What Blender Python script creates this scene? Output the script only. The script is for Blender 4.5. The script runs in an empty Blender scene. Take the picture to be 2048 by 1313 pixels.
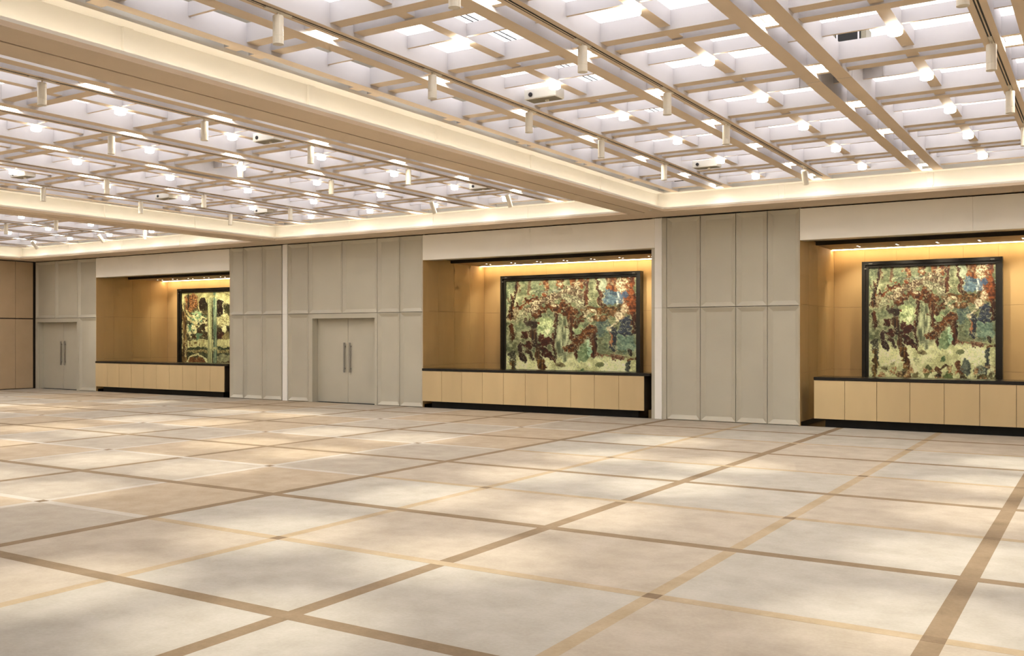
import bpy, math
import numpy as np
from mathutils import Vector

# ------------------------------------------------------------------ camera, world, exposure
sc = bpy.context.scene
COL = sc.collection
CH = 1.65                       # eye height
cam_d = bpy.data.cameras.new('camera')
cam_d.sensor_fit = 'HORIZONTAL'
cam_d.sensor_width = 36.0
cam_d.lens = 1909.9 / 2048 * 36.0
cam_d.shift_y = 17.2 / 2048
cam_d.clip_end = 200
cam = bpy.data.objects.new('camera', cam_d)
COL.objects.link(cam)
cam.location = (0, 0, CH)
cam.rotation_euler = (math.pi / 2, 0, math.radians(32.002))
sc.camera = cam

world = bpy.data.worlds.new('world')
sc.world = world
world.use_nodes = True
world.node_tree.nodes['Background'].inputs[0].default_value = (1, .97, .93, 1)
world.node_tree.nodes['Background'].inputs[1].default_value = 0.02
sc.view_settings.view_transform = 'Standard'
sc.view_settings.look = 'None'
sc.view_settings.exposure = 0.5
sc.view_settings.gamma = 1.0
sc.view_settings.use_curve_mapping = False
sc.cycles.use_denoising = True
sc.cycles.max_bounces = 5
sc.cycles.diffuse_bounces = 4
sc.cycles.glossy_bounces = 2
sc.cycles.use_adaptive_sampling = True
sc.cycles.adaptive_threshold = .12
sc.cycles.adaptive_min_samples = 12
sc.cycles.sample_clamp_indirect = 6.0
sc.cycles.caustics_reflective = False
sc.cycles.caustics_refractive = False

# light levels
SKY_E = 1.17        # luminous ceiling above the lattice
COVE_E = 4.8        # strips in the coves
NICHE_E = 21.0       # strips at the back of the niches
LAMP_E = 17.0       # lamp boxes in the lattice
CROSS_E = 57.0       # lights between the paired joists
SPOT_W = 380.0      # hanging spotlights
DOWN_W = 60.0        # twin downlights in the niches

# ------------------------------------------------------------------ dimensions
W = 17.755          # face of the long wall
ZS = 4.035          # underside of soffits and beams
ZSPLIT = 2.225      # joint between lower and upper wall panels
ZJ, ZX, ZSY, ZSX, ZT = 4.39, 4.43, 4.467, 4.487, 4.61     # lattice: undersides and common top
ZUP = 5.25          # luminous ceiling
XL, XR, YF = -29.03, 2.78, -3.0
YB = 20.33          # back of the niches
RY = [1.22 + 1.775 * k for k in range(9)]                 # crossing pairs, last 15.42
ORD = ['first', 'second', 'third', 'fourth', 'fifth', 'sixth', 'seventh', 'eighth', 'ninth', 'tenth', 'eleventh', 'twelfth']

# ------------------------------------------------------------------ materials
def nodes_of(name):
    m = bpy.data.materials.new(name)
    m.use_nodes = True
    nt = m.node_tree
    return m, nt, nt.nodes['Principled BSDF']

def paint(name, col, rough=.6, var=.06, scale=3.0, bump=0.0, bscale=200.0, stretch=(1, 1, 1), spec=.3, col2=None, detail=2.0):
    """surface with a soft mottled colour and a fine relief"""
    m, nt, b = nodes_of(name)
    tc = nt.nodes.new('ShaderNodeTexCoord')
    mp = nt.nodes.new('ShaderNodeMapping')
    geo = nt.nodes.new('ShaderNodeNewGeometry')
    mp.inputs['Scale'].default_value = stretch
    nt.links.new(geo.outputs['Position'], mp.inputs['Vector'])
    n = nt.nodes.new('ShaderNodeTexNoise')
    n.inputs['Scale'].default_value = scale
    n.inputs['Detail'].default_value = detail
    nt.links.new(mp.outputs['Vector'], n.inputs['Vector'])
    r = nt.nodes.new('ShaderNodeValToRGB')
    c2 = col2 or tuple(min(1, c * (1 + var)) for c in col)
    c1 = tuple(c * (1 - var) for c in col)
    r.color_ramp.elements[0].position = .3
    r.color_ramp.elements[1].position = .7
    r.color_ramp.elements[0].color = (*c1, 1)
    r.color_ramp.elements[1].color = (*c2, 1)
    nt.links.new(n.outputs['Fac'], r.inputs['Fac'])
    nt.links.new(r.outputs['Color'], b.inputs['Base Color'])
    b.inputs['Roughness'].default_value = rough
    b.inputs['Specular IOR Level'].default_value = spec
    if bump > 0:
        n2 = nt.nodes.new('ShaderNodeTexNoise')
        n2.inputs['Scale'].default_value = bscale
        n2.inputs['Detail'].default_value = 2
        nt.links.new(mp.outputs['Vector'], n2.inputs['Vector'])
        bp = nt.nodes.new('ShaderNodeBump')
        bp.inputs['Strength'].default_value = bump
        bp.inputs['Distance'].default_value = .004
        nt.links.new(n2.outputs['Fac'], bp.inputs['Height'])
        nt.links.new(bp.outputs['Normal'], b.inputs['Normal'])
    return m

def glow(name, col, strength, sampled=True):
    m, nt, b = nodes_of(name)
    if not sampled:
        m.cycles.emission_sampling = 'NONE'
    b.inputs['Base Color'].default_value = (.8, .8, .8, 1)
    b.inputs['Emission Color'].default_value = (*col, 1)
    b.inputs['Emission Strength'].default_value = strength
    return m

def carpet(name, col, col2):
    """woven pile: broad cloudy tone, brushed streaks and fibre relief"""
    m, nt, b = nodes_of(name)
    geo = nt.nodes.new('ShaderNodeNewGeometry')
    n = nt.nodes.new('ShaderNodeTexNoise'); n.inputs['Scale'].default_value = 3.0; n.inputs['Detail'].default_value = 5; n.inputs['Roughness'].default_value = .62
    f = nt.nodes.new('ShaderNodeTexNoise'); f.inputs['Scale'].default_value = 45; f.inputs['Detail'].default_value = 2
    mx = nt.nodes.new('ShaderNodeMath'); mx.operation = 'MULTIPLY_ADD'; mx.inputs[1].default_value = .3
    r = nt.nodes.new('ShaderNodeValToRGB')
    r.color_ramp.elements[0].position = .42; r.color_ramp.elements[1].position = .86
    r.color_ramp.elements[0].color = (*col, 1); r.color_ramp.elements[1].color = (*col2, 1)
    for t in (n, f):
        nt.links.new(geo.outputs['Position'], t.inputs['Vector'])
    nt.links.new(f.outputs['Fac'], mx.inputs[0]); nt.links.new(n.outputs['Fac'], mx.inputs[2])
    nt.links.new(mx.outputs[0], r.inputs['Fac'])
    nt.links.new(r.outputs['Color'], b.inputs['Base Color'])
    b.inputs['Roughness'].default_value = .95
    b.inputs['Specular IOR Level'].default_value = .1
    return m

M = {}
M['grey'] = paint('grey_lacquer', (.545, .515, .42), .36, .04, 1.2, spec=.5)
M['white'] = paint('white_paint', (.95, .92, .835), .6, .02, 1.5)
M['jamb'] = paint('jamb_white', (.95, .935, .89), .5, .02, 2)
M['cream'] = paint('cream_cove', (.88, .85, .78), .6, .02, 1.5)
M['soffit'] = paint('soffit_beige', (.70, .57, .425), .65, .04, 1.2)
M['lat'] = paint('lattice_white', (.61, .585, .585), .55, .015, 2)
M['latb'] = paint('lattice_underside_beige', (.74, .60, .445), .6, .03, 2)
M['tan'] = paint('tan_fabric', (.55, .37, .165), .62, .05, 3, stretch=(1, 1, .25))
M['door_tan'] = paint('tan_cabinet', (.64, .49, .27), .55, .04, 3, stretch=(1, 1, .25))
M['part_tan'] = paint('partition_tan', (.52, .39, .245), .6, .04, 2)
M['black'] = paint('black_stone', (.012, .011, .010), .22, .3, 6, spec=.5)
M['plinth'] = paint('black_plinth', (.010, .009, .008), .5, .2, 6)
M['frame'] = paint('black_frame', (.016, .014, .011), .28, .2, 5, spec=.5)
M['dark'] = paint('dark_void', (.035, .026, .018), .7, .1, 5)
M['niche_ceil'] = paint('niche_ceiling', (.50, .37, .23), .6, .03, 2)
M['niche_floor'] = paint('niche_floor_stone', (.03, .022, .014), .25, .3, 4)
M['track'] = paint('track_black', (.012, .011, .010), .5, .1, 9)
M['metal_cream'] = paint('spotlight_cream', (.74, .68, .56), .4, .02, 6, spec=.5)
M['steel'] = paint('brushed_handle', (.25, .235, .20), .38, .05, 30, spec=.6, stretch=(1, 1, .1))
M['proj'] = paint('projector_white', (.78, .755, .68), .45, .02, 6)
M['vent'] = paint('projector_underside', (.27, .24, .17), .5, .08, 40)
M['lens'] = paint('lens_dark', (.02, .02, .022), .12, .1, 20, spec=.8)
M['c_light'] = carpet('carpet_light', (0.370, 0.338, 0.281), (0.470, 0.438, 0.378))
M['c_tan'] = carpet('carpet_tan', (0.373, 0.318, 0.247), (0.476, 0.416, 0.338))
M['c_tan2'] = carpet('carpet_tan_warm', (.373, .298, .207), (.472, .389, .290))
M['c_grey2'] = carpet('carpet_grey_warm', (0.354, 0.308, 0.245), (0.448, 0.400, 0.332))
M['c_major'] = carpet('carpet_brown_band', (0.206, 0.150, 0.092), (0.285, 0.213, 0.138))
M['c_minor'] = carpet('carpet_sand_band', (.348, .270, .169), (.455, .364, .248))
M['c_white'] = carpet('carpet_pale_band', (.435, .394, .332), (.525, .488, .426))
M['c_dark'] = carpet('carpet_dark_square', (0.174, 0.122, 0.076), (0.244, 0.178, 0.114))
M['floor'] = paint('floor_screed', (.3, .28, .25), .9, .05, 3)
M['sky'] = glow('luminous_ceiling', (.97, .955, 1.0), SKY_E, False)
M['led'] = glow('cove_led', (1.0, .91, .76), COVE_E)
M['nled'] = glow('niche_led', (1.0, .80, .50), NICHE_E)
M['cross_end'] = glow('joist_light_dim', (1.0, .93, .80), CROSS_E * .2)
M['lamp'] = glow('lamp_glass', (1.0, .94, .84), LAMP_E)
M['cross'] = glow('joist_light', (1.0, .93, .80), CROSS_E)
M['bulb'] = glow('spot_lens', (1.0, .88, .62), 14, False)
M['dbulb'] = glow('downlight_lens', (1.0, .90, .74), 7, False)

# ------------------------------------------------------------------ mesh helpers
MESH = {}

def pymesh(name, v, f, mats, fm=None, smooth=False):
    me = bpy.data.meshes.new(name)
    me.from_pydata(v, [], f)
    for m in mats:
        me.materials.append(M[m] if isinstance(m, str) else m)
    if fm:
        me.polygons.foreach_set('material_index', fm)
    if smooth:
        me.polygons.foreach_set('use_smooth', [True] * len(me.polygons))
    me.update()
    return me

BF = [(0, 3, 2, 1), (4, 5, 6, 7), (0, 1, 5, 4), (1, 2, 6, 5), (2, 3, 7, 6), (3, 0, 4, 7)]   # bottom, top, -y, +x, +y, -x

def boxv(x0, x1, y0, y1, z0, z1):
    return [(x0, y0, z0), (x1, y0, z0), (x1, y1, z0), (x0, y1, z0), (x0, y0, z1), (x1, y0, z1), (x1, y1, z1), (x0, y1, z1)]

def box_mesh(sx, sy, sz, mats=('white',), bottom=0):
    """box centred in x and y, standing on z = 0; bottom = material slot of its underside"""
    key = (round(sx, 4), round(sy, 4), round(sz, 4), tuple(mats), bottom)
    if key not in MESH:
        MESH[key] = pymesh('box', boxv(-sx / 2, sx / 2, -sy / 2, sy / 2, 0, sz), BF, mats, [bottom, 0, 0, 0, 0, 0])
    return MESH[key]

def bbox_mesh(sx, sy, sz, mats, c=.004):
    """box with chamfered edges"""
    key = ('b', round(sx, 4), round(sy, 4), round(sz, 4), tuple(mats), c)
    if key not in MESH:
        import bmesh
        bm = bmesh.new()
        bmesh.ops.create_cube(bm, size=1.0)
        for v in bm.verts:
            v.co = Vector((v.co.x * sx, v.co.y * sy, (v.co.z + .5) * sz))
        bmesh.ops.bevel(bm, geom=bm.edges[:], offset=c, segments=1, affect='EDGES')
        me = bpy.data.meshes.new('chamfered_box')
        bm.to_mesh(me); bm.free()
        for m in mats:
            me.materials.append(M[m])
        MESH[key] = me
    return MESH[key]

def multi_mesh(boxes, mats, fm=None):
    v, f, mi = [], [], []
    for i, b in enumerate(boxes):
        o = len(v)
        v += boxv(*b[:6])
        f += [tuple(k + o for k in q) for q in BF]
        mi += [b[6] if len(b) > 6 else 0] * 6
    return pymesh('boxes', v, f, mats, mi)

def lathe(prof, n=20, mats=('white',), mi=None):
    """prof: (radius, z) from bottom to top; closed with caps"""
    v, f, fm = [], [], []
    for r, z in prof:
        for k in range(n):
            a = 2 * math.pi * k / n
            v.append((r * math.cos(a), r * math.sin(a), z))
    for i in range(len(prof) - 1):
        for k in range(n):
            k2 = (k + 1) % n
            f.append((i * n + k, i * n + k2, (i + 1) * n + k2, (i + 1) * n + k))
            fm.append(mi[i] if mi else 0)
    f.append(tuple(reversed(range(n)))); fm.append(mi[0] if mi else 0)
    f.append(tuple((len(prof) - 1) * n + k for k in range(n))); fm.append(mi[-1] if mi else 0)
    return pymesh('turned', v, f, mats, fm)

def obj(name, me, parent=None, loc=(0, 0, 0), rot=None):
    """links me at the WORLD place loc, under parent if given (parents are unrotated)"""
    o = bpy.data.objects.new(name, me)
    COL.objects.link(o)
    if parent is not None:
        o.parent = parent
        base = Vector((0, 0, 0)); q = parent
        while q is not None:
            base += q.location; q = q.parent
        o.location = Vector(loc) - base
    else:
        o.location = loc
    if rot:
        o.rotation_euler = rot
    return o

def box(name, x0, x1, y0, y1, z0, z1, mats, parent=None, bottom=0, c=0):
    if isinstance(mats, str):
        mats = (mats,)
    me = bbox_mesh(x1 - x0, y1 - y0, z1 - z0, mats, c) if c else box_mesh(x1 - x0, y1 - y0, z1 - z0, mats, bottom)
    return obj(name, me, parent, ((x0 + x1) / 2, (y0 + y1) / 2, z0))

def tag(o, label, cat, group=None):
    o['label'] = label; o['category'] = cat
    if group:
        o['group'] = group
    return o

def thing(name, label, cat, loc=(0, 0, 0), group=None):
    return tag(obj(name, None, None, loc), label, cat, group)

def struct(o):
    o['kind'] = 'structure'
    return o

# ------------------------------------------------------------------ floor: carpet of inlaid panels and bands
DX, DY = 1.654, 1.5364
floor = struct(box('floor', XL - .3, XR + .3, YF - .2, W + .12, -.12, -.005, 'floor'))
EX = -7.423                                     # band on the line of the first ceiling beam
xl = []                                         # (x, kind, bay)
for k in range(0, 7):
    x = EX + DX * k                             # E(major) D A? alternating
    if x < XR - .1:
        xl.append((x, 'major' if k % 2 == 0 else 'minor', 1))
for k in range(1, 14):
    x = EX - DX * k
    if x > XL + .2:
        xl.append((x, 'major' if k % 2 == 0 else 'minor', 2))
xl.sort()
yl = []
for n in range(8, -6, -1):
    y = 8.694 - DY * n
    if y > YF + .1:
        yl.append((y, 'major' if n % 2 else 'minor', n))
yl.sort()
wb = {'major': .125, 'minor': .105}
xe = [XL] + [x for x, _, _ in xl] + [XR]
ye = [YF] + [y for y, _, _ in yl] + [W + .05]
def half(seq, i, n):
    return 0 if i in (0, n - 1) else wb[seq[i - 1][1]] / 2
for i in range(len(xe) - 1):
    x0 = xe[i] + half(xl, i, len(xe)); x1 = xe[i + 1] - half(xl, i + 1, len(xe))
    xm = (x0 + x1) / 2
    k = math.floor((xm - EX) / DX)              # 0 = first column right of the bay line
    for j in range(len(ye) - 1):
        y0 = ye[j] + half(yl, j, len(ye)); y1 = ye[j + 1] - half(yl, j + 1, len(ye))
        n = math.floor((8.694 - (y0 + y1) / 2) / DY)        # between line n and n + 1
        by = math.floor(n / 2)
        if k >= 0:
            bx = (k + 1) // 2
            m = 'c_tan' if (bx + by) % 2 else 'c_light'
        else:
            bx = (-k) // 2
            m = 'c_grey2' if (bx + by) % 2 else 'c_tan2'
        box('carpet_panel', x0, x1, y0, y1, -.006, 0, m, floor)
for x, kd, bay in xl:
    w = wb[kd]
    m = 'c_major' if kd == 'major' else ('c_minor' if bay == 1 else 'c_white')
    box('carpet_band', x - w / 2, x + w / 2, YF, W + .05, -.006, .0002, m, floor)
for y, kd, n in yl:
    w = wb[kd]
    if kd == 'major':
        box('carpet_band', XL, XR, y - w / 2, y + w / 2, -.006, .0006, 'c_major', floor)
    else:
        box('carpet_band', EX + .06, XR, y - w / 2, y + w / 2, -.006, .0006, 'c_minor', floor)
        box('carpet_band', XL, EX - .06, y - w / 2, y + w / 2, -.006, .0006, 'c_white', floor)
        for x, kx, bay in xl:
            if kx == 'minor' or (bay == 1 and abs(x + .807) < .1):
                wx = wb[kx]
                box('carpet_square', x - wx / 2, x + wx / 2, y - w / 2, y + w / 2, -.006, .001, 'c_dark', floor)

# ------------------------------------------------------------------ long wall
NICHES = [(-25.866, -20.055), (-13.542, -7.791), (-4.830, .95)]
ZN = 3.43
DOORS = [(-28.885, -26.834, 2.10), (-17.036, -15.002, 2.104)]
wb0, wb1 = W + .06, W + .30
segs = []
def solid(x0, x1, z0=0.0, z1=4.3):
    segs.append((x0, x1, wb0, wb1, z0, z1))
solid(XL - .2, -28.885); solid(-28.885, -26.834, 2.10); solid(-26.834, -25.90)
solid(-25.866, -20.055, ZN); solid(-20.02, -17.036); solid(-17.036, -15.002, 2.104); solid(-15.002, -13.576)
solid(-13.542, -7.791, ZN); solid(-7.757, -4.864); solid(-4.83, .95, ZN); solid(.985, XR + .2)
wall_back = struct(obj('wall_back', multi_mesh(segs, ['grey', 'dark'])))
for k, p in enumerate(wall_back.data.polygons):
    p.material_index = 1 if k % 6 == 2 else 0          # dark lining shows in the joints between panels

PANEL = {}
def raised_panel(x0, x1, z0, z1, parent=None):
    """lacquered panel: thin rim, mitred bevel, recessed flat field"""
    w, h = x1 - x0 - .010, z1 - z0 - .010
    key = (round(w, 3), round(h, 3))
    if key not in PANEL:
        a, b, d, T = .012, min(.092, w * .2), .045, .058
        def ring(i, y):
            return [(-w / 2 + i, y, i), (w / 2 - i, y, i), (w / 2 - i, y, h - i), (-w / 2 + i, y, h - i)]
        v = ring(0, T) + ring(0, .004) + ring(.004, 0) + ring(a, 0) + ring(b - .01, d * .9) + ring(b, d)
        f = []
        for r in range(5):
            for k in range(4):
                k2 = (k + 1) % 4
                f.append((r * 4 + k, r * 4 + k2, r * 4 + 4 + k2, r * 4 + 4 + k))
        f.append((20, 21, 22, 23)); f.append((3, 2, 1, 0))
        PANEL[key] = pymesh('raised_panel', v, f, ['grey'])
    return obj('wall_panel', PANEL[key], parent or wall_back, ((x0 + x1) / 2, W, z0 + .005))

ZT_P = 4.018
def column(xs, rows=((0.004, ZSPLIT), (ZSPLIT, ZT_P))):
    for a, b in zip(xs[:-1], xs[1:]):
        for z0, z1 in rows:
            raised_panel(a, b, z0, z1)
up = ((ZSPLIT, ZT_P),)
lo = ((0.004, ZSPLIT),)
column([-29.0, -27.938, -26.784, -25.866], up)
column([-26.716, -25.866], lo)
column([-20.055, -19.517, -18.812, -18.10])
column([-17.895, -17.165, -16.036, -14.918, -14.227, -13.542], up)
column([-17.895, -17.165], lo)
column([-14.918, -14.227, -13.542], lo)
column([-7.468, -6.762, -6.05, -5.44, -4.83])
column([.95, 1.55, 2.15, 2.76])
# flat edge strips beside the white jambs
for x0, x1 in ((-7.791, -7.717), (-7.563, -7.470)):
    for z0, z1 in ((.004, ZSPLIT - .002), (ZSPLIT + .002, ZT_P)):
        box('edge_strip', x0, x1 - .003, W + .002, W + .06, z0, z1, 'grey', wall_back)
# track slots over the folding piers
for x0, x1 in ((-7.56, -5.95), (-19.517, -18.07)):
    box('track_slot', x0, x1, W - .012, W + .05, ZT_P + .001, ZS + .01, 'track', wall_back)
box('panel_gap', -18.099, -18.068, W + .02, W + .06, .004, ZT_P, 'track', wall_back)

for i, (x0, x1) in enumerate(((-7.715, -7.565), (-18.066, -17.9))):
    t = struct(obj('trim_%d' % (i + 1), None, None, (x0, W, 0)))
    box('jamb_board', x0, x1, W - .012, W + .06, .003, ZSPLIT - .002, 'jamb', t)
    box('jamb_board', x0, x1, W - .012, W + .06, ZSPLIT + .002, ZT_P, 'jamb', t)

# white fascias over the niches
for (x0, x1), xe1 in zip(NICHES, (-20.055, -7.717, .95)):
    xm = (x0 + xe1) / 2
    for a, b in ((x0, xm), (xm, xe1)):
        box('fascia_panel', a + .0015, b - .0015, W - .008, W + .06, ZN, ZT_P - .008, 'white', wall_back)

# doors
def double_door(n, x0, x1, zt, fl, fr, split, ztop):
    d = struct(obj('door_%d' % n, None, None, ((x0 + x1) / 2, W, 0)))
    box('door_frame', fl, x0, W, W + .058, .003, ztop, 'grey', d)
    box('door_frame', x1, fr, W, W + .058, .003, ztop, 'grey', d)
    box('door_frame', x0, x1, W, W + .058, zt, ztop, 'grey', d)
    yl0 = 17.95
    for a, b, hx in ((x0 + .002, split - .003, split - .09), (split + .003, x1 - .002, split + .095)):
        leaf = box('door_leaf', a, b, yl0, yl0 + .05, .008, zt - .004, 'grey', d, c=.003)
        h = box('handle', hx - .022, hx + .022, yl0 - .055, yl0 - .035, .76, 1.50, 'steel', leaf, c=.003)
        box('handle_post', hx - .012, hx + .012, yl0 - .036, yl0 + .001, .84, .87, 'steel', leaf)
        box('handle_post', hx - .012, hx + .012, yl0 - .036, yl0 + .001, 1.39, 1.42, 'steel', leaf)
    box('backing', x0, x1, yl0 + .06, yl0 + .1, 0, zt, 'dark', d)
    return d
double_door(1, -28.885, -26.834, 2.10, -29.0, -26.716, -27.80, ZSPLIT - .004)
double_door(2, -17.036, -15.002, 2.104, -17.163, -14.920, -16.018, ZSPLIT - .004)

# ------------------------------------------------------------------ end wall: movable partition panels
wall_left = struct(box('wall_left', XL - .25, XL - .05, YF - .2, W + .3, 0, 4.3, 'dark'))
yj = [17.70, 17.117 - .0]
while yj[-1] > YF + 1.3:
    yj.append(yj[-1] - 1.22)
yj.append(YF)
for a, b in zip(yj[1:], yj[:-1]):
    for z0, z1 in ((.02, 2.20), (2.232, 4.005)):
        box('partition_panel', XL - .045, XL, a + .004, b - .004, z0, z1, 'part_tan', wall_left, c=.006)
wall_right = struct(box('wall_right', XR + .05, XR + .25, YF - .2, W + .3, 0, 4.3, 'dark'))
for a, b in zip(yj[1:], yj[:-1]):
    for z0, z1 in ((.02, 2.20), (2.232, 4.005)):
        box('partition_panel', XR, XR + .045, a + .004, b - .004, z0, z1, 'part_tan', wall_right, c=.006)
wall_front = struct(box('wall_front', XL - .2, XR + .2, YF - .2, YF, 0, 4.3, 'grey'))

# ------------------------------------------------------------------ niches
def niche(x0, x1, idx):
    n = struct(obj('wall_niche', None, None, ((x0 + x1) / 2, W, 0)))
    # backing shell
    b = [(x0 - .12, x0 - .03, wb1, YB + .15, 0, 4.2), (x1 + .03, x1 + .12, wb1, YB + .15, 0, 4.2), (x0 - .12, x1 + .12, YB + .03, YB + .15, 0, 4.2),
         (x0 - .12, x1 + .12, W + .3, YB + .15, 3.75, 3.8)]
    obj('niche_shell', multi_mesh(b, ['dark']), n)
    box('niche_floor', x0 - .05, x1 + .05, W + .10, YB + .05, -.1, -.002, 'niche_floor', n)
    zr = [.0, .978, 2.252, 3.60]
    nb = 9
    step = .61
    xs = [x0 + min(step * k, x1 - x0) for k in range(nb)] + [x1]
    for a, c in zip(xs[:-1], xs[1:]):
        for z0, z1 in zip(zr[:-1], zr[1:]):
            box('niche_panel', a + .0015, c - .0015, YB, YB + .03, z0 + .0015, z1 - .0015, 'tan', n)
    ys = [W + .004, 18.36, 19.02, 19.68, YB]
    for a, c in zip(ys[:-1], ys[1:]):
        for z0, z1 in zip(zr[:-1], zr[1:]):
            box('niche_panel', x0 - .03, x0, a + .0015, c - .0015, z0 + .0015, z1 - .0015, 'tan', n)
            box('niche_panel', x1, x1 + .03, a + .0015, c - .0015, z0 + .0015, z1 - .0015, 'tan', n)
    box('niche_skirting', x0 - .001, x0 + .008, W + .06, YB, 0, .075, 'plinth', n)
    # ceiling: dark shutter recess in front, beige board, open cove along the back wall
    box('niche_shutter_recess', x0, x1, W + .06, 18.90, ZN + .06, ZN + .10, 'dark', n)
    box('niche_shutter_rail', x0, x1, 18.86, 18.92, ZN - .004, ZN + .1, 'dark', n)
    box('niche_ceiling_board', x0, x1, 18.92, 20.13, ZN, ZN + .05, 'niche_ceil', n)
    box('niche_cove_top', x0, x1, 20.06, YB, 3.60, 3.64, 'cream', n)
    return n
where = ('niche beside the tan partition', 'niche beside the double doors', 'niche at the right edge')
for i, (a, b) in enumerate(NICHES):
    niche(a, b, i)
    s = box('light_strip', a + .01, b - .01, 20.135, 20.175, 3.419, 3.432, 'nled')
    tag(s, 'warm glowing light strip along the back of the ' + where[i], 'light strip', 'niche light strips')
    k = 0
    x = a + .66
    while x < b - .2:
        t = thing('downlight', 'small twin downlight, %s from left in the %s' % (ORD[k], where[i]), 'downlight', (x, 19.52, ZN), 'niche twin downlights')
        for dy in (-.08, .09):
            r = obj('trim_ring', lathe([(.022, -.006), (.034, -.006), (.034, .002)], 14, ['niche_ceil']), t, (x, 19.52 + dy, ZN))
            obj('lens', lathe([(.017, -.008), (.019, -.004)], 12, ['dbulb']), t, (x, 19.52 + dy, ZN))
        ld = bpy.data.lights.new('downlight_beam', 'SPOT')
        ld.energy = DOWN_W; ld.color = (1, .87, .66); ld.spot_size = math.radians(95); ld.spot_blend = .8; ld.shadow_soft_size = .03
        lo_ = obj('downlight_beam', ld, t, (x, 19.53, ZN - .012)); lo_.rotation_euler = (math.radians(26), 0, 0)
        x += .715; k += 1

# counters
for i, (x0, x1) in enumerate(((-25.82, -20.20), (-13.52, -7.93), (-4.565, .9))):
    yf, yb = 17.70, 18.40
    c = thing('buffet_counter', 'tan fronted built-in counter on a black plinth in the ' + where[i], 'counter', ((x0 + x1) / 2, yf, 0), 'niche counters')
    box('body', x0 + .004, x1 - .004, yf + .022, yb, .155, .856, 'dark', c)
    box('plinth', x0 + .17, x1 - .19, 17.85, yb - .05, -.001, .155, 'plinth', c)
    nd = 10
    st = (x1 - x0) / nd
    for k in range(nd):
        box('door', x0 + st * k + .0035, x0 + st * (k + 1) - .0035, yf, yf + .022, .155, .852, 'door_tan', c, c=.0015)
    ct = box('countertop', x0 - .004, x1 + (.12 if i < 2 else .02), yf - .008, yb + .02, .857, .912, 'black', c=.004)
    tag(ct, 'thin black stone worktop on the tan counter in the ' + where[i], 'countertop', 'black worktops')

# ------------------------------------------------------------------ paintings
def vnoise(x, y, seed):
    xi = np.floor(x).astype(np.int64); yi = np.floor(y).astype(np.int64)
    fx = x - xi; fy = y - yi
    fx = fx * fx * (3 - 2 * fx); fy = fy * fy * (3 - 2 * fy)
    def h(a, b):
        n = (a * 374761393 + b * 668265263 + seed * 974711) & 0xffffffff
        n = ((n ^ (n >> 13)) * 1274126177) & 0xffffffff
        return ((n ^ (n >> 16)) & 0xffff) / 65535.0
    return (h(xi, yi) * (1 - fx) + h(xi + 1, yi) * fx) * (1 - fy) + (h(xi, yi + 1) * (1 - fx) + h(xi + 1, yi + 1) * fx) * fy

def fbm(x, y, seed, oct_=4):
    r = 0; a = .5; t = 0
    for o in range(oct_):
        r = r + a * vnoise(x * 2 ** o, y * 2 ** o, seed + o * 7); t += a; a *= .55
    return r / t

def lin(c):
    c = np.asarray(c, float) / 255
    return np.where(c <= .04045, c / 12.92, ((c + .055) / 1.055) ** 2.4)

def dist_poly(s, t, pts):
    d = np.full(s.shape, 9.0)
    for (ax, ay), (bx, by) in zip(pts[:-1], pts[1:]):
        vx, vy = bx - ax, by - ay
        q = np.clip(((s - ax) * vx + (t - ay) * vy) / (vx * vx + vy * vy + 1e-9), 0, 1)
        d = np.minimum(d, np.hypot(s - ax - q * vx, t - ay - q * vy))
    return d

def lay(img, mask, col, col2=None, nz=None):
    m = np.clip(mask, 0, 1)[..., None]
    c = lin(col)
    if col2 is not None:
        c = lin(col) * (1 - nz[..., None]) + lin(col2) * nz[..., None]
    return img * (1 - m) + c * m

def soft(d, w, e=.006):
    return np.clip((w - d) / e + .5, 0, 1)

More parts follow.
